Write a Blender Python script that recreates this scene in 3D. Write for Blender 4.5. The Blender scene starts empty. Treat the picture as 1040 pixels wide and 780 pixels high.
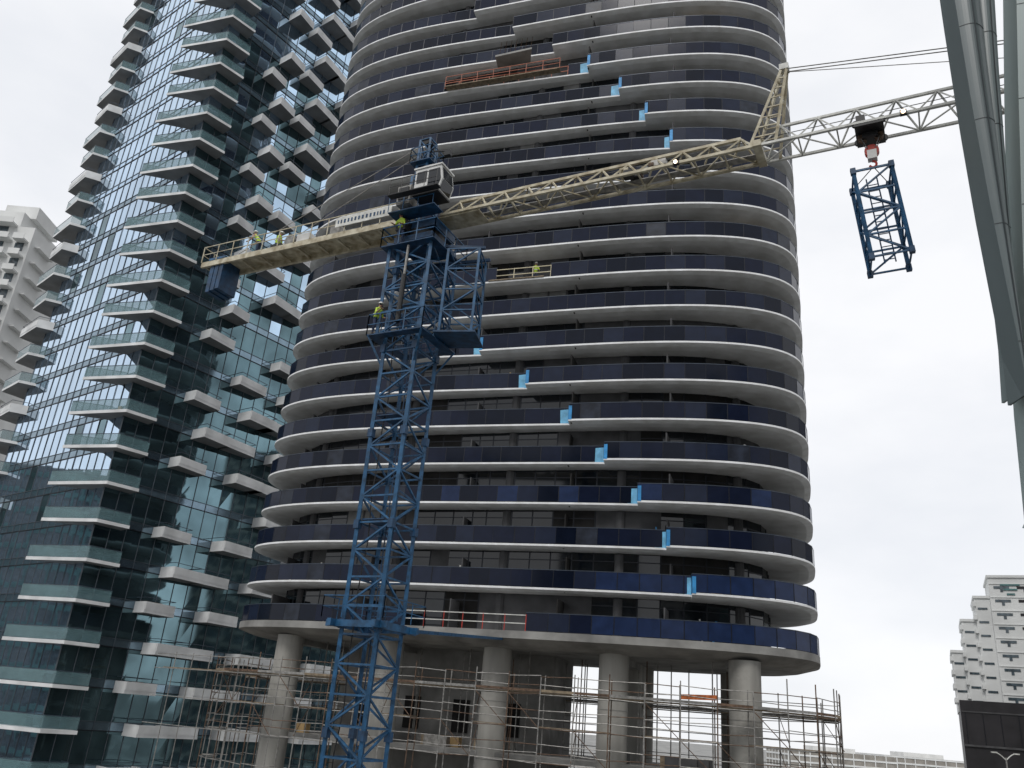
import bpy, math, random
from mathutils import Vector, Matrix
random.seed(7)
EYE=14.0
V=Vector
# ------------------------------------------------------------------ materials
def mat(name,col,rough=0.6,metal=0.0,var=0.15,scale=1.5,bump=0.0,spec=0.5,streak=False,alpha=None,dirt=None):
    m=bpy.data.materials.new(name); m.use_nodes=True
    nt=m.node_tree; b=nt.nodes['Principled BSDF']
    b.inputs['Roughness'].default_value=rough
    b.inputs['Metallic'].default_value=metal
    b.inputs['Specular IOR Level'].default_value=spec
    tc=nt.nodes.new('ShaderNodeTexCoord')
    mp=nt.nodes.new('ShaderNodeMapping')
    mp.inputs['Scale'].default_value=(scale,scale,scale*(0.15 if streak else 1))
    nt.links.new(tc.outputs['Object'],mp.inputs['Vector'])
    n=nt.nodes.new('ShaderNodeTexNoise'); n.inputs['Scale'].default_value=1.0
    n.inputs['Detail'].default_value=3
    nt.links.new(mp.outputs[0],n.inputs['Vector'])
    r=nt.nodes.new('ShaderNodeValToRGB')
    r.color_ramp.elements[0].position=0.3; r.color_ramp.elements[1].position=0.7
    d=dirt if dirt else tuple(c*(1-2*var) for c in col)
    r.color_ramp.elements[0].color=(*[max(0,c) for c in d],1)
    r.color_ramp.elements[1].color=(*[min(1,c*(1+var*.5)) for c in col],1)
    nt.links.new(n.outputs['Fac'],r.inputs['Fac'])
    nt.links.new(r.outputs['Color'],b.inputs['Base Color'])
    if bump>0:
        bp=nt.nodes.new('ShaderNodeBump'); bp.inputs['Strength'].default_value=bump
        bp.inputs['Distance'].default_value=0.05
        n2=nt.nodes.new('ShaderNodeTexNoise'); n2.inputs['Scale'].default_value=scale*6; n2.inputs['Detail'].default_value=3
        nt.links.new(tc.outputs['Object'],n2.inputs['Vector'])
        nt.links.new(n2.outputs['Fac'],bp.inputs['Height'])
        nt.links.new(bp.outputs['Normal'],b.inputs['Normal'])
    if alpha is not None: b.inputs['Alpha'].default_value=alpha
    return m
M={}
M['white']=mat('white_painted_concrete',(.80,.81,.82),.6,scale=1.2,streak=True,dirt=(.68,.68,.67))
M['soffit']=mat('soffit_paint',(.80,.81,.82),.8,scale=.6,dirt=(.62,.62,.61))
M['navy0']=mat('navy_glass_a',(.008,.012,.029),.14,var=.1,spec=.17)
M['navy1']=mat('navy_glass_b',(.013,.019,.040),.2,var=.1,spec=.2)
M['navy2']=mat('navy_glass_c',(.005,.008,.018),.10,var=.1,spec=.17)
M['navyfilm']=mat('blue_film_glass',(.015,.029,.08),.25,var=.15,spec=.22)
M['navyhaze']=mat('dusty_glass',(.024,.030,.046),.35,var=.3,spec=.25)
M['rail']=mat('rail_metal',(.05,.065,.09),.4,metal=.3)
M['tarp']=mat('blue_tarp',(.03,.28,.62),.5,var=.2,scale=2,bump=.4)
M['tarp2']=mat('light_blue_tarp',(.18,.52,.78),.5,var=.2,scale=2,bump=.4)
M['win']=mat('dark_window_glass',(.010,.013,.017),.05,var=.3,scale=.4,spec=.5)
M['open']=mat('opening_shade_and_divider',(.016,.015,.014),.9,var=.4,scale=.8)  # near-black sheet paints room darkness in openings; also colours one divider
M['wall']=mat('grey_render_wall',(.075,.075,.078),.85,var=.2,scale=.8)
M['wall2']=mat('light_render_wall',(.2,.2,.195),.85,var=.2,scale=.8)
M['mull']=mat('mullion',(.02,.022,.028),.4,metal=.5)
M['mullg']=mat('curtain_mullion',(.10,.12,.14),.4,metal=.5)
M['ply']=mat('plywood',(.5,.34,.16),.7,var=.2,scale=3,streak=True)
M['conc']=mat('raw_concrete',(.38,.37,.34),.85,var=.22,scale=.7,bump=.4,streak=True)
M['conc2']=mat('slab_concrete',(.29,.285,.27),.85,var=.25,scale=.5,bump=.4)
M['blue']=mat('crane_blue_paint',(.018,.10,.22),.45,var=.3,scale=3)
M['blued']=mat('crane_blue_dark',(.012,.06,.14),.5,var=.3,scale=3)
M['cream']=mat('crane_cream_paint',(.56,.52,.40),.5,var=.22,scale=2.5,dirt=(.28,.23,.14))
M['creamw']=mat('crane_white_paint',(.66,.66,.62),.5,var=.18,scale=2.5)
M['cab']=mat('cab_white',(.68,.68,.66),.4,var=.12)
M['black']=mat('black_steel',(.015,.015,.016),.5)
M['red']=mat('red_paint',(.45,.04,.025),.5)
M['orange']=mat('orange_paint',(.42,.13,.07),.6)
M['yellow']=mat('pale_yellow_paint',(.58,.52,.36),.6)
M['steel']=mat('galvanised_steel',(.34,.33,.31),.5,metal=.5,var=.25,scale=4)
M['rust']=mat('rusty_steel',(.16,.10,.065),.8,var=.35,scale=5)
M['cable']=mat('steel_cable',(.10,.10,.10),.5)
M['plank']=mat('scaffold_plank',(.28,.22,.15),.8,var=.25,scale=4)
M['net']=mat('orange_debris_mesh',(.5,.14,.04),.9,var=.3,scale=4)
M['hiviz']=mat('hi_vis_cloth',(.55,.75,.08),.8)
M['jeans']=mat('work_trousers',(.03,.045,.09),.9)
M['skin']=mat('skin',(.42,.24,.16),.6)
M['helmet']=mat('helmet_white',(.8,.8,.78),.35)
M['boot']=mat('boots',(.05,.03,.02),.8)
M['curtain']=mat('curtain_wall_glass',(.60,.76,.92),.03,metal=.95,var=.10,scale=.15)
M['curtainr']=mat('curtain_wall_glass_sky_reflect',(.54,.72,.90),.03,metal=.95,var=.15,scale=.15)  # glass with the brightness of reflected sky put into its colour
M['curtaind']=mat('curtain_wall_glass_dark_reflect',(.17,.28,.32),.04,metal=.85,var=.3,scale=.2)  # same glass, darkness of reflected buildings put into its colour
M['spandrel']=mat('spandrel_glass',(.22,.31,.38),.08,metal=.8,var=.1)
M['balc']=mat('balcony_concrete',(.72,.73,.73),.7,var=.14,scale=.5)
M['balcd']=mat('balcony_soffit_shade',(.19,.195,.20),.8,var=.15,scale=.5)  # darker copy of balcony concrete, underside shade put into the colour
M['brail']=mat('balcony_clear_glass',(.16,.27,.29),.05,var=.1,alpha=.42)
M['pale']=mat('pale_painted_wall',(.72,.73,.72),.7,var=.08,scale=.2)
M['paled']=mat('pale_building_window',(.09,.12,.14),.1,var=.3)
M['teal']=mat('teal_wall',(.08,.20,.20),.5,var=.2)
M['podium']=mat('dark_podium_cladding',(.022,.02,.023),.5,var=.3,scale=.3)
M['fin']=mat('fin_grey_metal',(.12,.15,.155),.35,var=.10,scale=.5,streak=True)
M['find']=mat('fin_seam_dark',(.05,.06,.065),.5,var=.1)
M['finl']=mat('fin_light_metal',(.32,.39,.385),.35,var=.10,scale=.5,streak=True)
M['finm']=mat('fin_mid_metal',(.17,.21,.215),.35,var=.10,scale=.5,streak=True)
M['brick']=mat('beige_facade',(.30,.28,.25),.8,var=.15,scale=.3)
M['asphalt']=mat('asphalt_and_concrete_ground',(.27,.27,.26),.9,var=.3,scale=.05)
M['road']=mat('road_asphalt',(.05,.05,.052),.9,var=.25,scale=.5)
M['paint']=mat('road_paint',(.75,.75,.72),.7)
lm=bpy.data.materials.new('lit_lamp'); lm.use_nodes=True
pb=lm.node_tree.nodes['Principled BSDF']; pb.inputs['Emission Color'].default_value=(1,.75,.5,1); pb.inputs['Emission Strength'].default_value=6
M['lamp']=lm
# ------------------------------------------------------------------ mesh builder
class MB:
    def __init__(s): s.v=[];s.f=[];s.m=[]
    def add(s,vs,fs,m):
        o=len(s.v); s.v+= [tuple(x) for x in vs]
        for f in fs: s.f.append(tuple(i+o for i in f)); s.m.append(m)
    def hexa(s,p,m):
        s.add(p,[(3,2,1,0),(4,5,6,7),(0,1,5,4),(1,2,6,5),(2,3,7,6),(3,0,4,7)],m)
    def box(s,c,size,m,ax=V((1,0,0)),ay=V((0,1,0)),az=V((0,0,1))):
        c=V(c);x=ax*size[0]/2;y=ay*size[1]/2;z=az*size[2]/2
        s.hexa([c-x-y-z,c+x-y-z,c+x+y-z,c-x+y-z,c-x-y+z,c+x-y+z,c+x+y+z,c-x+y+z],m)
    def beam(s,p,q,w,m,h=None,up=None):
        p=V(p);q=V(q);d=q-p;L=d.length
        if L<1e-5:return
        d/=L; u=V(up) if up else V((0,0,1))
        if abs(d.dot(u))>.98:u=V((1,0,0))
        x=d.cross(u).normalized();y=x.cross(d).normalized()
        s.box((p+q)/2,(w,L,h or w),m,x,d,y)
    def tube(s,p,q,r,m,n=6,r2=None,cap=False):
        p=V(p);q=V(q);d=(q-p)
        if d.length<1e-5:return
        d.normalize();u=V((0,0,1))
        if abs(d.dot(u))>.98:u=V((1,0,0))
        x=d.cross(u).normalized();y=x.cross(d)
        r2=r if r2 is None else r2
        vs=[p+(x*math.cos(2*math.pi*i/n)+y*math.sin(2*math.pi*i/n))*r for i in range(n)]
        vs+=[q+(x*math.cos(2*math.pi*i/n)+y*math.sin(2*math.pi*i/n))*r2 for i in range(n)]
        fs=[(i,(i+1)%n,n+(i+1)%n,n+i) for i in range(n)]
        if cap: fs+=[tuple(range(n))[::-1],tuple(range(n,2*n))]
        s.add(vs,fs,m)
    def prism(s,poly,z0,z1,m,mb=None):
        n=len(poly)
        vs=[(p[0],p[1],z0) for p in poly]+[(p[0],p[1],z1) for p in poly]
        s.add(vs,[(i,(i+1)%n,n+(i+1)%n,n+i) for i in range(n)]+[tuple(range(n,2*n))],m)
        s.add(vs[:n],[tuple(range(n))[::-1]],mb or m)
    def spin(s,px,py,ang):
        c,sn=math.cos(ang),math.sin(ang)
        s.v=[(px+(x-px)*c-(y-py)*sn,py+(x-px)*sn+(y-py)*c,z) for x,y,z in s.v]
    def obj(s,name,parent=None,smooth=False):
        me=bpy.data.meshes.new(name); me.from_pydata(s.v,[],s.f)
        used=sorted(set(s.m)); idx={k:i for i,k in enumerate(used)}
        for k in used: me.materials.append(M[k])
        me.polygons.foreach_set('material_index',[idx[k] for k in s.m])
        if smooth: me.polygons.foreach_set('use_smooth',[True]*len(s.f))
        me.update()
        o=bpy.data.objects.new(name,me); bpy.context.scene.collection.objects.link(o)
        if parent:o.parent=parent
        return o
def empty(name):
    o=bpy.data.objects.new(name,None); bpy.context.scene.collection.objects.link(o); return o
def lattice(mb,o,ax,ay,az,wx,wy,L,bay,tc,tb,m,flip=0,cross=False):
    o=V(o);n=max(1,round(L/bay));bay=L/n
    cs=[(-1,-1),(1,-1),(1,1),(-1,1)]
    def P(k,t): return o+ax*(cs[k%4][0]*wx/2)+ay*(cs[k%4][1]*wy/2)+az*t
    for k in range(4): mb.beam(P(k,0),P(k,L),tc,m)
    for i in range(n+1):
        for k in range(4): mb.beam(P(k,i*bay),P(k+1,i*bay),tb,m)
        if i<n:
            for k in range(4):
                if cross or (i+k+flip)%2: mb.beam(P(k,i*bay),P(k+1,(i+1)*bay),tb,m)
                if cross or not (i+k+flip)%2: mb.beam(P(k+1,i*bay),P(k,(i+1)*bay),tb*.97,m)
def railing(mb,pts,h,m,t=.05,post=1.5,closed=False,mid=True):
    if closed: pts=pts+[pts[0]]
    for a,b in zip(pts[:-1],pts[1:]):
        a=V(a);b=V(b);L=(b-a).length;n=max(1,round(L/post))
        for i in range(n+1):
            p=a.lerp(b,i/n); mb.beam(p,p+V((0,0,h)),t,m)
        mb.beam(a+V((0,0,h)),b+V((0,0,h)),t,m)
        if mid: mb.beam(a+V((0,0,h*.5)),b+V((0,0,h*.5)),t*.8,m)
# ------------------------------------------------------------------ residential tower
C=V((1.79,68.54)); U=V((.943,-.332)).normalized(); W=V((-.332,-.943)).normalized()
def TW(u,v,z): return V((C.x+u*U.x+v*W.x,C.y+u*U.y+v*W.y,EYE+z))
def dense(a,b,p,n=3000):
    out=[]
    for i in range(n):
        t=2*math.pi*i/n;c=math.cos(t);s=math.sin(t)
        out.append((a*math.copysign(abs(c)**(2/p),c),b*math.copysign(abs(s)**(2/p),s)))
    return out
def outline(a,b,p,ds,uj=None,inset=0.0):
    D=dense(a,b,p);n=len(D)
    def nrm(i):
        p0=D[(i-3)%n];p1=D[(i+3)%n];tx=p1[0]-p0[0];ty=p1[1]-p0[1];l=math.hypot(tx,ty) or 1
        return (ty/l,-tx/l)
    def off(u,v,side=None):
        if uj is None or v<=0: return 0
        if side=='R' or (side is None and u>uj): return 0
        if u<-21: return 0
        return -0.95*max(0,min(1,1-(uj-u)/(uj+21)))
    out=[];acc=0
    per=sum(math.dist(D[i],D[(i+1)%n]) for i in range(n)); k=round(per/ds); ds=per/k
    out.append((0,None)); nxt=ds
    for i in range(n):
        q=D[(i+1)%n];pp=D[i]
        if uj is not None and pp[1]>0 and pp[0]>uj>=q[0]:
            if abs(out[-1][0]-i)<8: out.pop()
            out.append((i,'R'));out.append((i,'L'))
        acc+=math.dist(pp,q)
        if acc>=nxt and len(out)<k+4 and i<n-6:
            out.append((i+1,None)); nxt+=ds
    res=[]
    for i,sd in out:
        i%=n;u,v=D[i];nx,ny=nrm(i);o=off(u,v,sd)-inset
        res.append((u+nx*o,v+ny*o,nx,ny,sd))
    return res
A_,B_,P_=22.7,9.0,3.4
FH=3.05; Z0=5.85; NF=30
jog={1:14.8,2:13.1,3:11.1,4:8.6,5:5.8,6:2.2,7:-1.8,8:-6.3,9:-11.3,
     12:14.8,13:13.0,14:10.9,15:8.6,16:5.7,17:2.2,18:-1.8,19:-6,23:15,24:13,25:11,26:8,27:5}
openr={0:(-4.8,3.3,'red'),9:(-1.5,3.2,'yellow'),16:(-7.9,3.2,'orange')}
tower=empty('residential_tower')
slabs=MB();par=MB();walls=MB();misc=MB()
plyset={(10,18),(17,17),(17,15),(20,2)}
for f in range(NF):
    z=Z0+f*FH; uj=jog.get(f)
    o=outline(A_,B_,P_,.55,uj)
    n=len(o)
    th=.14 if f else .5
    def loop(ins,zz): return [TW(p[0]-p[2]*ins,p[1]-p[3]*ins,zz) for p in o]
    if f: rings=[loop(0,z),loop(0,z-th),loop(.45,z-th-.12),loop(1.1,z-th-.18)]
    else: rings=[loop(0,z),loop(0,z-th),loop(1.2,z-th-.35),loop(2.2,z-th-.5)]
    vs=[];[vs.extend(r) for r in rings]
    mts=['white','white','soffit'] if f else ['conc2','conc2','conc2']
    for r in range(3):
        fs=[(r*n+i,r*n+(i+1)%n,(r+1)*n+(i+1)%n,(r+1)*n+i) for i in range(n)]
        slabs.add(vs,fs,mts[r])
    slabs.add(rings[0],[tuple(range(n))],'conc2')
    slabs.add(rings[3],[tuple(range(n))],'soffit' if f else 'conc2')
    o=outline(A_,B_,P_,1.5,uj,inset=.06); n=len(o)
    op=openr.get(f)
    for i in range(n):
        p=o[i];q=o[(i+1)%n]
        a=TW(p[0],p[1],z);b=TW(q[0],q[1],z)
        um=(p[0]+q[0])/2
        jg=(p[4]=='R' and q[4]=='L')
        if op and p[1]>3 and op[0]<um<op[1]:
            c=op[2]
            for hh in (.5,1.05): par.beam(a+V((0,0,hh)),b+V((0,0,hh)),.06,c if c!='red' else 'creamw')
            par.beam(a,a+V((0,0,1.1)),.06,c)
            continue
        if jg: mm='tarp' if (1<=f<=7 or 12<f<17) else 'navy1'
        else:
            mm=random.choice(['navy0','navy0','navy0','navy1','navy1','navy2','navy2'])
            if random.random()<.06: mm='navyhaze'
            if f<=1 and um>8: mm='navyfilm'
            if f==3 and um>-12 and random.random()<.3: mm='navyfilm'
        top=1.24
        e=V((q[2]*U.x+q[3]*W.x,q[2]*U.y+q[3]*W.y,0))*random.uniform(-.012,.012)
        par.beam(a+e+V((0,0,top/2+.02)),b-e+V((0,0,top/2+.02)),.035,mm,h=top-.05)
        par.beam(a+V((0,0,top)),b+V((0,0,top)),.07,'rail',h=.05)
        par.beam(a,a+V((0,0,top)),.055,'mull')
        if jg and (1<=f<=7 or 12<f<17):
            d=V((q[2],q[3]))
            s0=TW(q[0]+.05*d.x,q[1]+.05*d.y,z+.55)
            s1=TW(q[0]+.05*d.x-.85,q[1]+.05*d.y,z+.5)
            par.beam(s0,s1,.04,'tarp2',h=1.15)
            r0=TW(p[0]+.05*d.x,p[1]+.05*d.y,z+.5);r1=TW(p[0]+.05*d.x+.25,p[1]+.05*d.y,z+.5)
            par.beam(r0,r1,.04,'tarp',h=1.1)
    iw=outline(A_-3.3,B_-1.9,P_,1.55); n=len(iw); zt=z+FH-.31
    run='win'
    for i in range(n):
        p=iw[i];q=iw[(i+1)%n]; a=TW(p[0],p[1],z);b=TW(q[0],q[1],z);um=(p[0]+q[0])/2
        r=random.random()
        if r<.45: run=random.choice(['win','win','win','open','wall','win','wall2' if random.random()<.25 else 'wall'])
        k=run
        if any(f==pf and abs(um-pu)<.8 and p[1]>0 for pf,pu in plyset): k='ply'
        h=zt-z
        walls.beam(a+V((0,0,h/2)),b+V((0,0,h/2)),.06,k,h=h)
        if k in('win','open'):
            walls.beam(a,a+V((0,0,h)),.1,'mull')
            walls.beam(a+V((0,0,2.15)),b+V((0,0,2.15)),.11,'mull',h=.07)
        elif k=='wall2':
            walls.beam(a,a+V((0,0,h)),.16,'wall')
        if k=='open' and random.random()<.3:
            walls.beam(a.lerp(b,.3)+V((0,0,.6)),a.lerp(b,.8)+V((0,0,.6)),.12,random.choice(['ply','wall2','tarp','orange']),h=random.uniform(.3,1))
    def vin(uu,da,db): return (B_-db)*max(0,1-(min(abs(uu),A_-da)/(A_-da))**P_)**(1/P_)
    for ud in (-17.5,-9.5,-2.0,5.8,13.0):
        uu=ud+ (0.25 if f%2 else 0)
        vv0=vin(uu,3.3,1.9)
        vv1=vin(uu,0,0)-(1.05 if uj is not None and uu<uj else .2)
        if vv1>vv0: misc.beam(TW(uu,vv0,z+1.0),TW(uu,vv1,z+1.0),.09,'wall' if ud!=5.8 else 'open',h=2.0 if ud!=5.8 else 2.5)
    for uc in (-16.1,-7.5,1.1,9.6,17.6):
        vc=vin(uc,3.3,1.9)-.1
        misc.tube(TW(uc,vc,z),TW(uc,vc,z+FH-.4),.36,'wall',n=10)
    for _ in range(5):
        uu=random.uniform(-17,18);vv0=vin(uu,2,1.2)
        hh=random.uniform(1.1,1.6)
        misc.beam(TW(uu,vv0,z),TW(uu+random.uniform(-.3,.3),vv0,z+hh),random.uniform(.05,.12),random.choice(['steel','ply','tarp','creamw','rust']))
zt=Z0+NF*FH
slabs.prism([TW(p[0],p[1],0)[:2] for p in outline(A_,B_,P_,1.0)],EYE+zt,EYE+zt+.6,'white')
slabs.obj('balcony_slabs',tower); par.obj('glass_parapets',tower); walls.obj('window_walls',tower); misc.obj('balcony_dividers',tower)
pl=MB()
for (f,ua,ub,mc) in ((16,-7.9,3.2,'orange'),(9,-1.5,3.2,'yellow')):
    z=Z0+f*FH
    pl.prism([TW(ua,B_-.5,0)[:2],TW(ub,B_-.5,0)[:2],TW(ub,B_+.1,0)[:2],TW(ua,B_+.1,0)[:2]],EYE+z+.02,EYE+z+.10,'plank')
    if f==16: railing(pl,[TW(ua,B_+.05,z+.1),TW(ub,B_+.05,z+.1)],1.1,mc,.05,1.6)
z=Z0+17*FH
pl.prism([TW(-3.2,B_-1,0)[:2],TW(0,B_-1,0)[:2],TW(.6,B_+.6,0)[:2],TW(-3.0,B_+.4,0)[:2]],EYE+z-.75,EYE+z-.55,'conc2')
for k in range(7): pl.beam(TW(-3+k*.5,B_-.5,z-.3),TW(-2.4+k*.5,B_+.6,z+.7),.04,'rust')
pl.obj('loading_platforms',tower)
base=MB()
for uc in (-16.1,-7.5,.9,9.3,17.9):
    for vc in (6,-5):
        if abs(uc)>17.5 and vc<0: uc2=16.5
        else: uc2=uc
        a=TW(uc2,vc,-EYE); base.tube(a,TW(uc2,vc,Z0-.9),1.02,'conc',n=28)
        for zz in (-6,-2.4,1.3):
            base.tube(TW(uc2,vc,zz),TW(uc2,vc,zz+.05),1.035,'conc2',n=28)
base.obj('round_columns',tower,smooth=True)
core=MB()
core.prism([TW(*p,0)[:2] for p in ((-13,-4),(4,-4),(4,2),(-13,2))],0,EYE+Z0-.95,'conc2')
core.prism([TW(*p,0)[:2] for p in ((9,-6),(10,-6),(10,-1),(9,-1))],0,EYE+Z0-.95,'conc')
for k in range(4): core.box(TW(-11+k*4,2.05,0.2),(1.3,.1,2.3),'open',V((U.x,U.y,0)),V((W.x,W.y,0)))
core.prism([TW(p[0],p[1],0)[:2] for p in outline(A_+2,B_+1.5,3.2,1.5)],EYE-8.8,EYE-8.4,'conc2')
core.prism([TW(p[0],p[1],0)[:2] for p in outline(A_-2,B_-2.2,3.2,1.5)],EYE-2.2,EYE-1.9,'conc2')
for uc in (-16,-7.5,1.1,9.6,17):
    core.beam(TW(uc,-6.0,Z0-1.15),TW(uc,5.9,Z0-1.15),.7,'conc2',h=.5)
for k in range(46):
    uu=random.uniform(-17,18);vv=random.uniform(-5,5)
    core.tube(TW(uu,vv,-1.9),TW(uu,vv,Z0-.95),.045,random.choice(['steel','rust','steel']))
for k in range(16):
    uu=random.uniform(-16,17);vv=random.uniform(2.6,5.5)
    core.box(TW(uu,vv,-1.55),(random.uniform(.6,2.2),random.uniform(.5,1),.7),random.choice(['ply','conc2','steel','wall','plank']),V((U.x,U.y,0)),V((W.x,W.y,0)))
core.obj('concrete_core',tower)
# ------------------------------------------------------------------ scaffolding
sc=MB()
front=[(p[0],p[1],p[2],p[3]) for p in outline(A_+1.1,B_+1.3,3.2,2.2) if p[1]>-3]
pts=sorted(front,key=lambda p: math.atan2(p[1]/B_,p[0]/A_))
for i,p in enumerate(pts):
    jit=random.uniform(-.25,.35)
    for k,ins in enumerate((0,1.1)):
        x=TW(p[0]-p[2]*ins,p[1]-p[3]*ins,-EYE)
        tp=3.1+jit if k==0 else 3.1
        if p[0]>20 and k==0: tp=3.7+jit
        sc.tube(x,V((x.x,x.y,EYE+tp)),.04,'steel' if i%3 else 'rust')
    for lv in (1.85,-.15,-2.15,-4.15):
        sc.tube(TW(p[0],p[1],lv),TW(p[0]-p[2]*1.2,p[1]-p[3]*1.2,lv),.03,'steel')
    if i%3==1:
        for lv in (1.9,-.1): sc.tube(TW(p[0]+p[2]*.1,p[1]+p[3]*.1,lv-1.9),TW(p[0]-p[2]*1.2,p[1]-p[3]*1.2,lv),.025,'rust')
for a,b in zip(pts[:-1],pts[1:]):
    for lv in (2.95,2.4,1.85,-.15,.9,.4,-1.1,-1.6,-2.15,-4.15):
        sag=random.uniform(-.06,.06)
        sc.tube(TW(a[0],a[1],lv+sag),TW(b[0],b[1],lv-sag),.03,'steel' if random.random()<.7 else 'rust')
        if lv in(1.85,-.15,-2.15): sc.tube(TW(a[0]-a[2]*1.1,a[1]-a[3]*1.1,lv),TW(b[0]-b[2]*1.1,b[1]-b[3]*1.1,lv),.03,'steel')
    if random.random()<.7:
        lv=random.choice([-2.15,-.15]); sc.tube(TW(a[0],a[1],lv),TW(b[0],b[1],lv+2),.028,'rust')
    m0=TW(a[0]-a[2]*.55,a[1]-a[3]*.55,1.95);m1=TW(b[0]-b[2]*.55,b[1]-b[3]*.55,1.95); sc.beam(m0,m1,1.0,'plank',h=.06)
    sc.beam(TW(a[0],a[1],2.08),TW(b[0],b[1],2.08),.04,'orange' if random.random()<.08 else random.choice(['plank','steel','rust']),h=.16)
    if random.random()<.6:
        m0=TW(a[0]-a[2]*.55,a[1]-a[3]*.55,-.07);m1=TW(b[0]-b[2]*.55,b[1]-b[3]*.55,-.07); sc.beam(m0,m1,.9,'plank',h=.05)
    if random.random()<.07: sc.beam(TW(a[0],a[1],2.45),TW(b[0],b[1],2.35),.02,'net',h=.3)
for k in range(3):
    a=TW(-22-k*1.6,7.5,0)
    sc.tube(V((a.x,a.y,0)),V((a.x,a.y,EYE+3.1)),.035,'steel')
for lv in (2.9,1.85,-.15,-2.15): sc.tube(TW(-27,7.5,lv),TW(-15,9.9,lv),.03,'steel')
sc.beam(TW(-26,7.2,1.93),TW(-19,8.5,1.93),.9,'plank',h=.05)
sc.obj('scaffolding')
# ------------------------------------------------------------------ tower crane
crane=empty('tower_crane')
MX,MY=-5.15,38.0
J=V((.882,-.472,0)).normalized(); N=V((.472,.882,0)).normalized(); Zv=V((0,0,1))
def CR(j,n,z): return V((MX,MY,EYE+z))+J*j+N*n
mast=MB()
lattice(mast,CR(0,0,-EYE),J,N,Zv,1.85,1.85,EYE+22.4,1.2,.17,.08,'blue')
for s in (-.2,.2): mast.beam(CR(s,.3,-EYE),CR(s,.3,22),.05,'blued')
for k in range(60): mast.beam(CR(-.2,.3,-EYE+k*.6),CR(.2,.3,-EYE+k*.6),.03,'blued')
for k in range(9):
    z=-EYE+4.35*k
    for a in (-1,1):
        for b in (-1,1): mast.box(CR(a*.925,b*.925,z),(.27,.27,.4),'blued',J,N)
for z in (-4,3,8,13): mast.box(CR(-.2,-.2,z),(1.2,1.3,.05),'blued',J,N)
prev=None
for k in range(38):
    p=CR(-.55+.05*math.sin(k*.9),-.6+.06*math.sin(k*1.7),22-k*.95)
    if prev: mast.tube(prev,p,.03,'black',n=5)
    prev=p
mast.obj('mast',crane)
cl=MB()
lattice(cl,CR(0,0,17.1),J,N,Zv,2.5,2.5,5.0,1.25,.15,.075,'blue',1)
for z in (17.0,22.0):
    r=1.6
    for b in (1,-1):
        cl.box(CR(0,b*(r-.25),z),(2*r,.5,.06),'blued',J,N)
    cl.box(CR(r-.25,0,z-.004),(.5,2*r-1.0,.06),'blued',J,N);cl.box(CR(-r+.25,0,z-.004),(.5,2*r-1.0,.06),'blued',J,N)
    railing(cl,[CR(r,r,z),CR(-r,r,z),CR(-r,-r,z),CR(r,-r,z)],1.1,'blue',.05,1.0,closed=True)
for a in (-1,1):
    for b in (-1,1): cl.beam(CR(a*1.55,b*1.55,17),CR(a*.95,b*.95,15.6),.09,'blue')
E=V((.98,-.2,0)).normalized();F=V((.2,.98,0)).normalized()
oc=V((MX,MY,EYE+17.2))+E*2.45-F*.3
lattice(cl,oc,E,F,Zv,1.6,1.6,4.6,1.15,.12,.065,'blue')
cl.box(oc+V((0,0,-.06)),(2.1,1.9,.08),'blued',E,F)
cl.beam(CR(-1.5,-1.2,22.35),oc+V((0,0,5.1))+E*.9,.14,'blued')
cl.beam(CR(-1.5,1.2,22.35),oc+V((0,0,5.1))+E*.9+F*1.2,.14,'blued')
cl.tube(CR(0,-1.4,17.6),CR(0,-1.4,20.2),.13,'black',n=10);cl.tube(CR(0,-1.4,20.2),CR(0,-1.4,21.9),.07,'steel',n=8)
cl.obj('climbing_frame',crane)
ti=MB()
for a in (-1,1):
    ti.beam(CR(a*1.15,-1.6,3.4),CR(a*1.15,1.6,3.4),.2,'blue',h=.3);ti.beam(CR(-1.6,a*1.15,3.4),CR(1.6,a*1.15,3.4),.18,'blue',h=.28)
ti.beam(CR(-1.1,1.1,3.4),TW(-8,B_-.9,5.3),.16,'blue');ti.beam(CR(1.1,1.1,3.4),TW(2,B_-.4,5.3),.16,'blue');ti.beam(CR(1.1,1.1,3.4),TW(-7.2,B_-.9,5.3),.12,'blue')
r=1.6;z=3.6;railing(ti,[CR(r,r,z),CR(-r,r,z),CR(-r,-r,z),CR(r,-r,z)],.9,'blue',.04,1.2,closed=True)
ti.obj('tie_collar',crane)
sl=MB()
sl.box(CR(0,0,22.55),(2.3,2.3,.3),'blued',J,N)
sl.tube(CR(0,0,22.7),CR(0,0,23.15),1.05,'black',n=24,cap=True)
sl.box(CR(0,0,23.4),(2.3,2.0,.5),'blued',J,N)
sl.box(CR(.1,1.2,23.3),(1.4,.8,.8),'steel',J,N)
sl.box(CR(-.6,-1.25,23.2),(.6,.5,.6),'black',J,N)
sl.box(CR(0.2,-1.5,23.75),(2.8,.9,.06),'blued',J,N)
railing(sl,[CR(-1.2,-1.95,23.8),CR(1.5,-1.95,23.8)],1.0,'blue',.04,1)
lattice(sl,CR(-.5,0,23.6),J,N,Zv,1.1,1.1,3.3,1.1,.14,.08,'blue')
lattice(sl,CR(-.7,0,26.9),J,N,Zv,.65,.65,2.6,.87,.11,.06,'blue')
sl.box(CR(-.7,0,27.9),(1.3,1.2,.05),'blued',J,N)
railing(sl,[CR(0,.6,27.9),CR(-1.35,.6,27.9),CR(-1.35,-.6,27.9),CR(0,-.6,27.9)],.9,'blue',.04,.8,closed=True)
sl.tube(CR(-.7,-.3,29.4),CR(-.7,.3,29.4),.24,'black',n=12,cap=True)
sl.beam(CR(.9,-.3,28.3),CR(-.5,-.3,28.6),.07,'black')
sl.box(CR(.9,-.3,28.1),(.35,.25,.3),'black',J,N)
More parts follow.
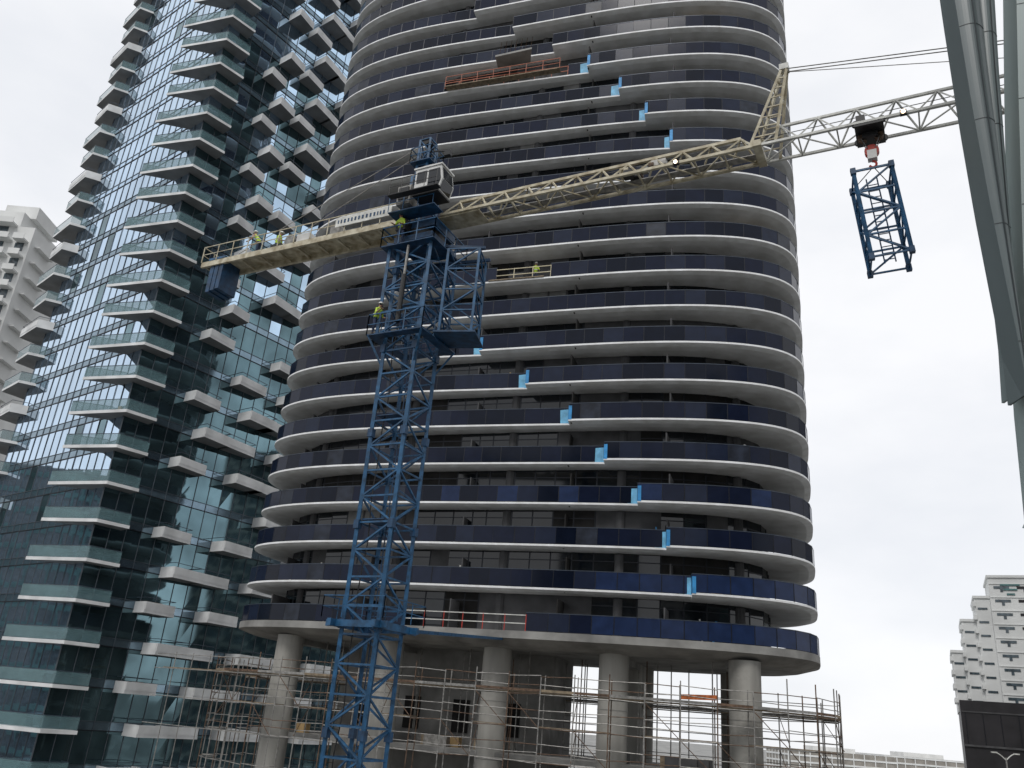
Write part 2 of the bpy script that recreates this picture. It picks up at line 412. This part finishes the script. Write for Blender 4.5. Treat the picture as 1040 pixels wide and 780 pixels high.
sl.obj('slewing_unit_and_tower_head',crane)
cb=MB()
o=CR(1.05,-1.5,25.15); CS=.74
def cabP(x,y,z): return o+(J*x+N*y+Zv*z)*CS
prof=[(-1.0,-.95),(1.0,-.95),(1.25,-.1),(1.05,1.05),(-1.0,1.05)]
vs=[cabP(x,-.75,z) for x,z in prof]+[cabP(x,.75,z) for x,z in prof]
n=5;cb.add(vs,[(0,1,2,3,4),(9,8,7,6,5)]+[(i,(i+1)%n+0,n+(i+1)%n,n+i) for i in range(n)],'cab')
cb.add([cabP(.92,-.79,-.75),cabP(1.14,-.79,-.1),cabP(.98,-.79,.8),cabP(.1,-.79,.8),cabP(.1,-.79,-.75)],[(0,1,2,3,4)],'win')
cb.add([cabP(-.05,-.79,-.1),cabP(-.05,-.79,.8),cabP(-.85,-.79,.8),cabP(-.85,-.79,-.1)],[(0,1,2,3)],'win')
cb.add([cabP(1.06,-.62,-.84),cabP(1.29,-.62,-.1),cabP(1.29,.62,-.1),cabP(1.06,.62,-.84)],[(0,1,2,3)],'win')
cb.add([cabP(1.27,-.62,0),cabP(1.11,-.62,.9),cabP(1.11,.62,.9),cabP(1.27,.62,0)],[(0,1,2,3)],'win')
cb.box(cabP(0,0,1.12),(2.3*CS,1.65*CS,.08),'cab',J,N)
cb.box(cabP(0,0,-1.02),(2.1*CS,1.55*CS,.1),'black',J,N)
cb.box(cabP(-.3,-.1,1.35),(.6,.5,.3),'steel',J,N)
cb.box(cabP(-1.95,0,-.6),(.8,.8,1.1),'steel',J,N)
cb.box(cabP(-1.95,-.58,-.5),(.6,.06,.7),'black',J,N)
cb.box(cabP(-.7,-1.1,-1.0),(3.0,.4,.05),'black',J,N)
railing(cb,[cabP(-2.6,-1.35,-.95),cabP(1.2,-1.35,-.95)],.85,'black',.03,.8)
cb.obj('operator_cab',crane)
jb=MB()
ZJ=23.9
def jibseg(j0,j1,m,w,h,bay,tc,tb):
    n=round((j1-j0)/bay);bay=(j1-j0)/n
    for s in (-1,1): jb.beam(CR(j0,s*w/2,ZJ),CR(j1,s*w/2,ZJ),tc,m)
    jb.beam(CR(j0+bay/2,0,ZJ+h),CR(j1-bay/2,0,ZJ+h),tc,m)
    for i in range(n+1):
        x=j0+i*bay
        jb.beam(CR(x,-w/2,ZJ),CR(x,w/2,ZJ),tb,m)
        if i<n:
            s=1 if i%2 else -1
            jb.beam(CR(x,-s*w/2,ZJ),CR(x+bay,s*w/2,ZJ),tb*.8,m)
            for s in (-1,1):
                jb.beam(CR(x,s*w/2,ZJ),CR(x+bay/2,0,ZJ+h),tb,m)
                jb.beam(CR(x+bay,s*w/2,ZJ),CR(x+bay/2,0,ZJ+h),tb,m)
jibseg(1.2,17.0,'cream',1.3,1.05,1.3,.14,.07)
jibseg(17.3,37.3,'creamw',1.3,1.25,1.5,.11,.06)
jb.box(CR(17.15,0,ZJ+.05),(.35,1.6,.3),'cream',J,N)
jb.box(CR(2.1,0,ZJ-.1),(2.6,1.2,.08),'cream',J,N)
jb.beam(CR(1.2,.25,ZJ+.1),CR(17,.25,ZJ+.1),.42,'steel',h=.04)
for k,(dz,dn) in enumerate(((.55,.1),(.7,-.15),(.18,-.3))): jb.tube(CR(.5,dn,ZJ+dz),CR(37,dn,ZJ+dz),.018,'cable',n=5)
for k in range(10):
    jb.box(CR(10.5+random.uniform(0,3),random.uniform(-.2,.3),ZJ+random.uniform(.15,.8)),(random.uniform(.2,.7),.3,random.uniform(.15,.4)),random.choice(['rust','black','steel','cream']),J,N)
jb.obj('jib',crane)
st=MB()
TP=(18.35,ZJ+4.3)
for s in (-1,1):
    st.beam(CR(16.8,s*.6,ZJ),CR(TP[0]-.12,s*.12,TP[1]),.11,'cream'); st.beam(CR(17.9,s*.6,ZJ),CR(TP[0]+.1,s*.12,TP[1]),.11,'cream')
for k in range(1,8):
    t=k/8
    a=CR(16.8,.6,ZJ).lerp(CR(TP[0]-.12,.12,TP[1]),t);b=CR(16.8,-.6,ZJ).lerp(CR(TP[0]-.12,-.12,TP[1]),t)
    a2=CR(17.9,.6,ZJ).lerp(CR(TP[0]+.1,.12,TP[1]),t);b2=CR(17.9,-.6,ZJ).lerp(CR(TP[0]+.1,-.12,TP[1]),t)
    st.beam(a,b,.05,'cream');st.beam(a,a2,.05,'cream');st.beam(b,b2,.05,'cream')
st.box(CR(TP[0],0,TP[1]+.1),(.4,.4,.3),'creamw',J,N)
for s in (-.1,.1):
    st.tube(CR(TP[0],s,TP[1]),CR(36.5,s,ZJ+1.3),.025,'steel',n=5)
st.tube(CR(TP[0],0,TP[1]-.1),CR(30,0,ZJ+1.3),.018,'steel',n=5)
st.obj('jib_strut_and_pendants',crane)
cj=MB()
for s in (-1,1):
    cj.beam(CR(-15.6,s*.7,ZJ+.1),CR(-1.2,s*.7,ZJ+.1),.16,'cream',h=.34)
for k in range(11): cj.beam(CR(-15.4+k*1.4,-.7,ZJ+.05),CR(-15.4+k*1.4,.7,ZJ+.05),.12,'cream')
cj.box(CR(-8.3,0,ZJ+.27),(14.4,1.2,.05),'cream',J,N)
for s in (-1,1):
    railing(cj,[CR(-15.6,s*.8,ZJ+.25),CR(-1.4,s*.8,ZJ+.25)],1.05,'cream',.045,1.2)
railing(cj,[CR(-15.6,-.8,ZJ+.25),CR(-15.6,.8,ZJ+.25)],1.05,'cream',.05,.8)
for k in range(3): cj.box(CR(-14.7+k*.36,0,23.15+.06*k),(.3,1.35,2.1),'blued',J,N)
cj.box(CR(-14.35,0,24.25),(1.3,1.6,.15),'blue',J,N)
cj.tube(CR(-9.2,-.45,ZJ+.75),CR(-9.2,.45,ZJ+.75),.36,'steel',n=16,cap=True)
cj.box(CR(-8.2,0,ZJ+.65),(.9,.9,.7),'cab',J,N);cj.box(CR(-10.4,.1,ZJ+.6),(.8,.7,.5),'black',J,N)
cj.box(CR(-6.0,0,ZJ+.7),(.6,.8,.8),'steel',J,N)
cj.box(CR(-3.7,-.87,ZJ+.85),(3.7,.04,.6),'creamw',J,N)
x=-5.4
while x<-2.2:
    w=random.uniform(.10,.2); cj.box(CR(x+w/2,-.90,ZJ+.85),(w*.6,.02,.22),'blued',J,N); x+=w+.07
for s in (-.5,.5):
    cj.tube(CR(-.7,s*.4,29.3),CR(-12.8,s*1.3,ZJ+.4),.022,'steel',n=5)
cj.obj('counter_jib',crane)
tr=MB();TJ=21.6
tr.box(CR(TJ,0,ZJ-.15),(1.1,1.45,.10),'black',J,N)
for a in (-.5,.5):
    for b in (-.62,.62): tr.tube(CR(TJ+a,b-.06,ZJ-.02),CR(TJ+a,b+.06,ZJ-.02),.15,'black',n=12,cap=True)
tr.box(CR(TJ,0,ZJ-.32),(.6,.5,.25),'black',J,N)
for a in (-.3,.3): tr.tube(CR(TJ+a,-.1,ZJ-.32),CR(TJ+a,.1,ZJ-.32),.2,'rust',n=14,cap=True)
tr.box(CR(TJ-.3,-.4,ZJ+.25),(.35,.35,.4),'black',J,N)
for a in (-.35,.35):
    for b in (-.12,.12): tr.tube(CR(TJ+a,b,ZJ-.4),CR(TJ+a*.4,b,22.95),.02,'cable',n=5)
tr.tube(CR(TJ,-.12,22.85),CR(TJ,.12,22.85),.28,'red',n=16,cap=True)
tr.box(CR(TJ,0,22.65),(.36,.30,.42),'cab',J,N)
prev=None
for k in range(9):
    an=math.radians(100-k*33); p=CR(TJ,0,22.22)+J*(math.cos(an)*.13)+Zv*(math.sin(an)*.15)
    if prev: tr.tube(prev,p,.05,'red',n=6)
    prev=p
tr.obj('trolley_and_hook_block',crane)
hs=MB()
Az=V((-.10,.02,1)).normalized(); Ax=V((.93,-.36,0)).normalized(); Ax=(Ax-Az*Ax.dot(Az)).normalized(); Ay=Az.cross(Ax)
ob=CR(TJ,0,17.65)+V((.30,0,0)); HW=1.42; HL=3.95
lattice(hs,ob,Ax,Ay,Az,HW,HW,HL,.99,.12,.065,'blue')
for z in (0,HL):
    for a in (-1,1):
        for b in (-1,1): hs.box(ob+Ax*a*HW/2+Ay*b*HW/2+Az*z,(.2,.2,.26),'blued',Ax,Ay,Az)
for a in (-1,1):
    for b in (-1,1): hs.tube(ob+Ax*a*HW/2+Ay*b*HW/2+Az*(HL+.05),CR(TJ,0,22.1),.02,'cable',n=5)
for s in (-.2,.2): hs.beam(ob+Ax*s,ob+Ax*s+Az*HL,.04,'blued')
for k in range(13): hs.beam(ob-Ax*.2+Az*(.15+k*.29),ob+Ax*.2+Az*(.15+k*.29),.03,'blued')
hs.obj('lifted_mast_section')
lp=MB()
for j in (13.6,22.9):
    p=CR(j,-.75,ZJ-.05); lp.box(p,(.25,.16,.2),'black',J,N); lp.tube(p-N*.08,p-N*.13,.08,'lamp',n=12,cap=True)
lp.obj('work_lamps',crane)
# ------------------------------------------------------------------ glass tower with projecting balconies
gt=empty('glass_balcony_tower')
K=V((-36.7,76.5,0)); L=V((-.78,.62,0)).normalized(); R=V((.6,.8,0)).normalized()
nL=V((-.62,-.78,0)).normalized(); nR=V((.8,-.6,0)).normalized()
GF=3.5; NG=42; LL=24.0
cw=MB();bl=MB();br=MB()
def face(o,d,nn,length,pw,glass):
    n=round(length/pw);pw=length/n
    for f in range(NG):
        z=f*GF
        for i in range(n):
            a=o+d*(i*pw);b=o+d*((i+1)*pw)
            t=[nn*random.uniform(-.012,.012) for _ in range(4)]
            g=glass if random.random()<.95 else 'curtaind'
            if glass=='curtaind' and (z>84 or (z>50 and random.random()<.4)): g='curtainr'  # brighter glass higher up imitates reflected sky
            cw.add([a+Zv*(z+.75)+t[0],b+Zv*(z+.75)+t[1],b+Zv*(z+GF)+t[2],a+Zv*(z+GF)+t[3]],[(0,1,2,3)],g)
        cw.add([o+Zv*z,o+d*length+Zv*z,o+d*length+Zv*(z+.75),o+Zv*(z+.75)],[(0,1,2,3)],'spandrel' if z<70 or glass=='curtaind' else 'curtainr')  # upper bands of the left face take the painted sky-reflection tone
        cw.beam(o+nn*.03+Zv*(z+.75),o+d*length+nn*.03+Zv*(z+.75),.05,'mullg')
        cw.beam(o+nn*.03+Zv*z,o+d*length+nn*.03+Zv*z,.08,'mull')
    for i in range(n+1):
        a=o+d*(i*pw)+nn*.04; cw.beam(a,a+Zv*(NG*GF),.05,'mullg')
face(K,L,nL,LL,1.5,'curtain'); face(K,R,nR,62,1.55,'curtaind')
body=[K-nL*.3-nR*.3,K+R*62-nR*.3,K+R*62+L*LL,K+L*LL-nL*.3]
cw.prism([(p.x,p.y) for p in body],0,NG*GF+1,'podium')
cw.obj('curtain_walls',gt)
def balcony(poly,z,solid,th=.28,edges=None):
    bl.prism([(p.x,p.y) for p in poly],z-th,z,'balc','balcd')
    for i in edges:
        a=poly[i];b=poly[(i+1)%len(poly)]
        c=(poly[0]+poly[2])/2
        aa=a+(c-a).normalized()*.08;bb=b+(c-b).normalized()*.08
        if solid:
            bl.beam(aa+Zv*(z+.36),bb+Zv*(z+.36),.12,'balc',h=.72)
            br.beam(aa+Zv*(z+1.1),bb+Zv*(z+1.1),.05,'rail')
            continue
        br.beam(aa+Zv*(z+.55),bb+Zv*(z+.55),.02,'brail',h=1.0)
        br.beam(aa+Zv*(z+1.08),bb+Zv*(z+1.08),.05,'rail')
    if random.random()<.3:
        c=sum(poly,V((0,0,0)))/len(poly); bl.box(c+Zv*(z+.4),(random.uniform(.5,1.2),.5,.8),random.choice(['ply','steel','podium','pale']),R,nR)
for f in range(1,NG):
    z=f*GF
    sh=(f%2)*.8
    balcony([K+R*(2.6),K+R*2.4+nR*1.7,K+nR*1.4+nL*.6,K+L*(4.4+sh)+nL*2.8,K+L*(2.0+sh)],z,False,.3,edges=(0,1,2,3))
    e=K+L*LL
    s2=(f%2)*1.2
    balcony([e-L*1.8,e-L*(1.0)+nL*1.6,e+L*(3.2+s2)+nL*1.1,e+L*(3.6+s2)-nL*3.5,e-nL*4],z,f%3==0,.3,edges=(0,1,2))
    for c,s0 in enumerate((6.3,11.2,15.7,20.4,25.2,31,38,46)):
        if random.random()<.10 or (z>112 and c>1): continue
        s=s0+(1.1 if (f+c)%2 else -.6)+random.uniform(-.1,.1)
        wd=3.0 if c%2 else 2.6
        if f<15: wd+=.9
        pr=1.8 if (f+c)%2 else 1.3
        balcony([K+R*s,K+R*s+nR*(pr+.5),K+R*(s+wd)+nR*pr,K+R*(s+wd)],z,True,.3,edges=(0,1,2))
bl.obj('balcony_slabs',gt);br.obj('balcony_railings',gt)
# ------------------------------------------------------------------ generic buildings
def building(name,cx,cy,w,d,h,rot,wall,glass,fh=3.2,bay=3.0,slabout=.25):
    mb=MB();c,s=math.cos(rot),math.sin(rot);ax=V((c,s,0));ay=V((-s,c,0));o=V((cx,cy,0))
    mb.box(o+Zv*(h/2),(w,d,h),glass,ax,ay)
    n=int(h/fh)
    for f in range(n+1):
        mb.box(o+Zv*(f*fh+.35 if f*fh+.35<h else h),(w+2*slabout,d+2*slabout,.9),wall,ax,ay)
    for sd,(e,g,wl,dl) in enumerate(((ax,ay,w,d),(ay,ax,d,w))):
        k=max(1,round(wl/bay))
        for i in range(k+1):
            for q in (-1,1):
                mb.box(o+e*(-wl/2+i*wl/k)+g*q*(dl/2+.05)+Zv*(h/2),(.45,.45,h-.02),wall,e,g)
    mb.box(o+Zv*(h+1.2),(w*.4,d*.4,2.4),wall,ax,ay)
    return mb.obj(name)
pa=empty('pale_apartment_building')
mb=MB()
for (cx,w,h) in ((-103,16,EYE+75),(-92.5,5,EYE+78),(-88.6,2.8,EYE+75)):
    mb.box((cx,138,h/2),(w,14,h),'pale')
    for f in range(int(h/3.1)):
        z=f*3.1+1
        mb.box((cx,130.2,z+1.2),(w-.8,1.8,.3),'pale')
        mb.box((cx,129.35,z+1.75),(w-.8,.1,.8),'pale')
        mb.box((cx-w*.15,130.98,z+.2),(w*.55,.1,1.6),'paled')
        mb.box((cx+w/2+.4,135,z+1.2),(1.0,5,.25),'pale')
mb.box((-92,137,EYE+79.2),(6,8,2.5),'pale')
mb.obj('stepped_block',pa)
ws=empty('white_stepped_building')
mb=MB();Yw=172
for i,(x0,x1,zt) in enumerate(((90.0,92.6,20.0),(92.3,95.2,26.0),(95.0,98.0,30.5),(97.8,120,34.5))):
    yo=i*.5
    mb.box(((x0+x1)/2,Yw+6-yo,EYE+(zt+9)/2),(x1-x0,12,zt-9),'pale')
    n=int((zt-9)/2.6)
    for f in range(n):
        z=EYE+zt-2.0-f*2.6
        if i<3:
            mb.box((x0-.1,Yw+3-yo,z+.9),(.6,6.6,.9),'pale')
            mb.box(((x0+x1)/2-.2,Yw-.02-yo,z),(1.7,.1,.4),'paled')
        else:
            for k in range(5):
                xc=100.0+k*4.0
                mb.box((xc,Yw-1.52,z+.1),(2.7,.1,.5),'paled' if k%2==0 else 'podium')
                mb.box((xc,Yw-1.52,z-.45),(.5,.12,.65),'paled')
            mb.box((108.9,Yw-1.55,z+.8),(22.0,.12,.16),'pale')
    mb.box(((x0+x1)/2,Yw+6-yo,EYE+zt+.25),(x1-x0+.5,12.4,.5),'pale')
for k in range(3): mb.box((101.5,Yw-1.6,EYE+33.1-k*.9),(3.4-k,.1,.3),'teal')
PIV=(90.0,168.0)
mb.spin(*PIV,math.radians(-27)); mb.obj('stepped_white_block',ws)
mb=MB()
mb.box((112,Yw+5,(EYE+10.9)/2),(43.5,20,EYE+10.9),'podium')
mb.box((112,Yw-5.06,EYE+8.9),(43.2,.1,.25),'wall');mb.box((112,Yw-5.1,EYE+3.0),(43.6,.3,.35),'wall')
for k in range(15): mb.box((91+k*2.9,Yw-5.04,EYE+6.0),(.12,.1,5.5),'mull')
mb.spin(*PIV,math.radians(-27)); mb.obj('dark_podium',ws)
building('added_reflection_tower',-135,95,40,44,50,.1,'teal','paled')  # unseen towers, added off-frame to be reflected and darken the glass
building('added_reflection_tower',108,104,30,44,72,.05,'brick','paled')
building('added_reflection_tower',-45,-60,34,30,70,.2,'brick','paled')
building('added_reflection_tower',8,-75,30,30,48,-.1,'pale','paled')
building('added_reflection_tower',60,-50,30,30,88,.3,'teal','paled')
for (x,y,w,d,h) in ((200,520,60,40,13.5),(-20,480,60,40,14),(-110,520,80,40,20),(270,560,60,50,14.5),(360,560,70,50,13.5)):
    building('distant_building',x,y,w,d,h,.1*random.uniform(-1,1),'pale','brick',3.4,6)
# ------------------------------------------------------------------ near curved building at right
cf=empty('curved_facade_tower')
def interp(tab,z):
    for (z0,x0),(z1,x1) in zip(tab[:-1],tab[1:]):
        if z<=z1:
            t=(z-z0)/(z1-z0)
            return x0+(x1-x0)*t
    return tab[-1][1]
def fin(tabL,tabR,z0,z1,y0,bulge,m,name,seams=(),dx=0.0):
    mb=MB();n=48;k=12;rows=[]
    for i in range(n+1):
        z=z0+(z1-z0)*i/n
        xl=interp(tabL,z)+dx;xr=max(interp(tabR,z)+dx,xl+.02)
        row=[V((xl+(xr-xl)*j/k,y0-bulge*math.sin(math.pi*j/k)*min(1,(xr-xl)),EYE+z)) for j in range(k+1)]
        row+=[V((xr,y0+.9,EYE+z)),V((xl+.12,y0+.9,EYE+z))]
        rows.append(row)
    w=k+3;vs=[p for r in rows for p in r]
    fs=[(i*w+j,i*w+(j+1)%w,(i+1)*w+(j+1)%w,(i+1)*w+j) for i in range(n) for j in range(w)]
    fs.append(tuple(range(w)))
    mb.add(vs,fs,m)
    for sj in seams:
        for i in range(n):
            a=rows[i][sj]+V((0,-.01,0));b=rows[i+1][sj]+V((0,-.01,0)); mb.beam(a,b,.05,'find',h=.02)
    for i in range(2,n,5):
        for j in range(k):
            mb.beam(rows[i][j]+V((0,-.004,0)),rows[i][j+1]+V((0,-.004,0)),.012,'find',h=.02)
    return mb.obj(name,cf,smooth=False)
TL=[(8.2,11.68),(9.5,11.64),(11.5,11.56),(13.6,11.48),(16.5,11.42),(20.4,11.40),(40,11.5)]
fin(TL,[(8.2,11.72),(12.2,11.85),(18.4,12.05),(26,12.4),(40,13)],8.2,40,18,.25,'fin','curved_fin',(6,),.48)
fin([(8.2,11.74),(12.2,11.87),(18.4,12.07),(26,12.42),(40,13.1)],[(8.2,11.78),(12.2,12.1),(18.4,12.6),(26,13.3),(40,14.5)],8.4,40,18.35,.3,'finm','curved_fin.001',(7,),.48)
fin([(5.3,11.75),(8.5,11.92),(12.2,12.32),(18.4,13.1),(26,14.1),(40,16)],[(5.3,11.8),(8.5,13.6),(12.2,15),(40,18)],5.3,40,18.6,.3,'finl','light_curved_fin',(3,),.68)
mb=MB()
for f in range(17):
    mb.box((25,9,f*3.2+.2),(17,11,.45),'finl')
    mb.box((25,9,f*3.2+1.8),(15.6,9.6,2.75),'win')
mb.obj('tower_body',cf)
# ------------------------------------------------------------------ ground and streets
g=MB();g.add([(-3000,-3000,0),(3000,-3000,0),(3000,3000,0),(-3000,3000,0)],[(0,1,2,3)],'asphalt');g.obj('ground')
rd=MB();rd.add([(-300,22,.004),(300,22,.004),(300,32,.004),(-300,32,.004)],[(0,1,2,3)],'road')
for k in range(60): x=-150+k*5; rd.add([(x,26.9,.008),(x+2.5,26.9,.008),(x+2.5,27.1,.008),(x,27.1,.008)],[(0,1,2,3)],'paint')
rd.obj('road')
kb=MB();kb.box((0,33.5,.06),(600,3,.13),'conc2');kb.box((0,20.5,.06),(600,3,.13),'conc2');kb.obj('pavement')
sm=MB()
lx,ly=60.6,104.0
pz=EYE+.9
sm.tube((lx,ly,0),(lx,ly,pz),.12,'steel',n=10,r2=.08)
for s in (-1,1):
    prev=V((lx,ly,pz-.3))
    for k in range(1,6):
        p=V((lx+s*k*.22,ly,pz-.3+.75*math.sin(k/5*1.4))); sm.tube(prev,p,.06,'creamw'); prev=p
    sm.box(prev+V((s*.2,0,.02)),(.6,.3,.14),'creamw')
sm.obj('street_lamp')
# ------------------------------------------------------------------ workers
def worker(loc,yaw,pose=0,name='construction_worker'):
    me=bpy.data.meshes.new(name)
    lean=.12+.25*(pose==1)
    J_=[(0,0,.98),(0,lean*.3,1.2),(0,lean,1.42),(0,lean+.02,1.53),(0,lean+.05,1.68),
        (.10,0,.92),(.12,.06,.5),(.12,-.02,.09),(.12,.14,.05),
        (-.10,0,.92),(-.14,.16 if pose==2 else .0,.52),(-.14,-.05,.09),(-.14,.12,.05),
        (.19,lean,1.40),(.27,lean+.1,1.13),(.22,lean+.34,1.05 if pose!=2 else 1.3),
        (-.19,lean,1.40),(-.28,lean+.02,1.12),(-.24,lean+.25,1.0)]
    E_=[(0,1),(1,2),(2,3),(3,4),(0,5),(5,6),(6,7),(7,8),(0,9),(9,10),(10,11),(11,12),(2,13),(13,14),(14,15),(2,16),(16,17),(17,18)]
    Rr=[.15,.15,.15,.06,.105,.1,.065,.045,.045,.1,.065,.045,.045,.07,.048,.035,.07,.048,.035]
    me.from_pydata(J_,E_,[]); o=bpy.data.objects.new(name,me); bpy.context.scene.collection.objects.link(o)
    md=o.modifiers.new('s','SKIN'); me.skin_vertices[0].data[0].use_root=True
    for i,r in enumerate(Rr): me.skin_vertices[0].data[i].radius=(r,r*.8 if i<3 else r)
    s=o.modifiers.new('ss','SUBSURF'); s.levels=2
    dg=bpy.context.evaluated_depsgraph_get(); dg.update()
    nm=bpy.data.meshes.new_from_object(o.evaluated_get(dg))
    bpy.data.objects.remove(o)
    mb=MB(); mb.v=[tuple(v.co) for v in nm.vertices]
    for p in nm.polygons:
        c=p.center; mb.f.append(tuple(p.vertices))
        if c.z>1.53: k='skin'
        elif c.z<.14:k='boot'
        elif c.z<.96 and c.y<.2 :k='jeans'
        elif abs(c.x)>.17 and c.y>.24: k='skin'
        else:k='hiviz'
        mb.m.append(k)
    hc=V((0,lean+.05,1.72))
    for i in range(5):
        a0=i/5*math.pi/2;a1=(i+1)/5*math.pi/2
        mb.tube(hc+Zv*(.12*math.sin(a0)),hc+Zv*(.12*math.sin(a1)),.135*math.cos(a0),'helmet',n=14,r2=.135*math.cos(a1)+.001)
    mb.box(hc+V((0,.13,0)),(.2,.12,.015),'helmet')
    mb.box(hc+V((0,.10,-.09)),(.025,.05,.04),'skin')
    for sx in (-1,1):
        mb.box(hc+V((sx*.035,.085,-.055)),(.02,.02,.012),'black'); mb.box(hc+V((sx*.1,0,-.08)),(.02,.03,.05),'skin')
    mb.box(hc+V((0,.085,-.135)),(.045,.02,.01),'red')
    for w in (V(J_[15]),V(J_[18])):
        mb.box(w+V((0,.05,0)),(.075,.09,.03),'skin')
        for q in range(4):
            b0=w+V((-.03+q*.02,.09,0)); b1=b0+V((0,.04,-.01)); mb.tube(b0,b1,.009,'skin'); mb.tube(b1,b1+V((0,.02,-.03)),.008,'skin')
        mb.tube(w+V((.035,.03,0)),w+V((.06,.07,-.01)),.011,'skin')
    mb.box(V((0,lean*.3,1.16)),(.335,.27,.05),'cab')
    ob=mb.obj(name,smooth=True)
    ob.location=loc; ob.rotation_euler=(0,0,yaw)
    return ob
worker(CR(-.6,-1.4,22.04),2.6,0)
worker(CR(-1.35,-1.35,17.04),-2.2,2)
worker(CR(-11.8,-.2,ZJ+.3),1.2,1)
worker(CR(-10.9,.3,ZJ+.3),-1.8,0)
worker(TW(2.2,B_-.8,Z0+9*FH),math.pi,0)
worker(TW(18.3,B_-3.6,Z0+4*FH),math.pi-.5,1)
# ------------------------------------------------------------------ sky / light
w=bpy.data.worlds.new('World'); bpy.context.scene.world=w; w.use_nodes=True
nt=w.node_tree; bg=nt.nodes['Background']
sky=nt.nodes.new('ShaderNodeTexSky'); sky.sky_type='NISHITA'; sky.sun_disc=False
sky.sun_elevation=math.radians(55); sky.sun_rotation=math.radians(200)
tc=nt.nodes.new('ShaderNodeTexCoord'); mp=nt.nodes.new('ShaderNodeMapping'); mp.inputs['Scale'].default_value=(1.6,1.6,3.5)
nz=nt.nodes.new('ShaderNodeTexNoise'); nz.inputs['Scale'].default_value=1.8; nz.inputs['Detail'].default_value=7; nz.inputs['Roughness'].default_value=.5
rp=nt.nodes.new('ShaderNodeValToRGB'); rp.color_ramp.elements[0].position=.34; rp.color_ramp.elements[1].position=.6
rp.color_ramp.elements[0].color=(.79,.81,.85,1); rp.color_ramp.elements[1].color=(.92,.925,.945,1)
sc_=nt.nodes.new('ShaderNodeVectorMath'); sc_.operation='SCALE'; sc_.inputs['Scale'].default_value=11.2
mx=nt.nodes.new('ShaderNodeMix'); mx.data_type='RGBA'; mx.inputs['Factor'].default_value=.93
nt.links.new(tc.outputs['Generated'],mp.inputs['Vector']);nt.links.new(mp.outputs[0],nz.inputs['Vector'])
nt.links.new(nz.outputs['Fac'],rp.inputs['Fac']);nt.links.new(rp.outputs['Color'],sc_.inputs[0])
nt.links.new(sky.outputs['Color'],mx.inputs[6]);nt.links.new(sc_.outputs[0],mx.inputs[7])
nt.links.new(mx.outputs[2],bg.inputs['Color']); bg.inputs['Strength'].default_value=.1
sd=bpy.data.lights.new('front_boost_sun','SUN'); sd.energy=1.5; sd.angle=math.radians(20); sd.color=(1,.97,.93)  # added lamp from the front, brightens the facades under the overcast sky
so=bpy.data.objects.new('front_boost_sun',sd); bpy.context.scene.collection.objects.link(so)
az=math.radians(200); el=math.radians(55)
dirv=V((math.sin(az)*math.cos(el),math.cos(az)*math.cos(el),math.sin(el)))
so.rotation_euler=dirv.to_track_quat('Z','Y').to_euler()
# ------------------------------------------------------------------ camera
cd=bpy.data.cameras.new('camera'); co=bpy.data.objects.new('camera',cd); bpy.context.scene.collection.objects.link(co)
cd.sensor_width=36; cd.lens=850/1040*36; cd.clip_end=8000; cd.clip_start=.1
th=math.radians(22.0); r=math.radians(4.93)
F0=V((0,math.cos(th),math.sin(th)));R0=V((1,0,0));U0=V((0,-math.sin(th),math.cos(th)))
Rc=R0*math.cos(r)+U0*math.sin(r);Uc=-R0*math.sin(r)+U0*math.cos(r)
m=Matrix((Rc,Uc,-F0)).transposed().to_4x4(); m.translation=V((0,0,EYE)); co.matrix_world=m
sn=bpy.context.scene; sn.camera=co
sn.view_settings.view_transform='Standard'; sn.view_settings.look='None'; sn.view_settings.exposure=0
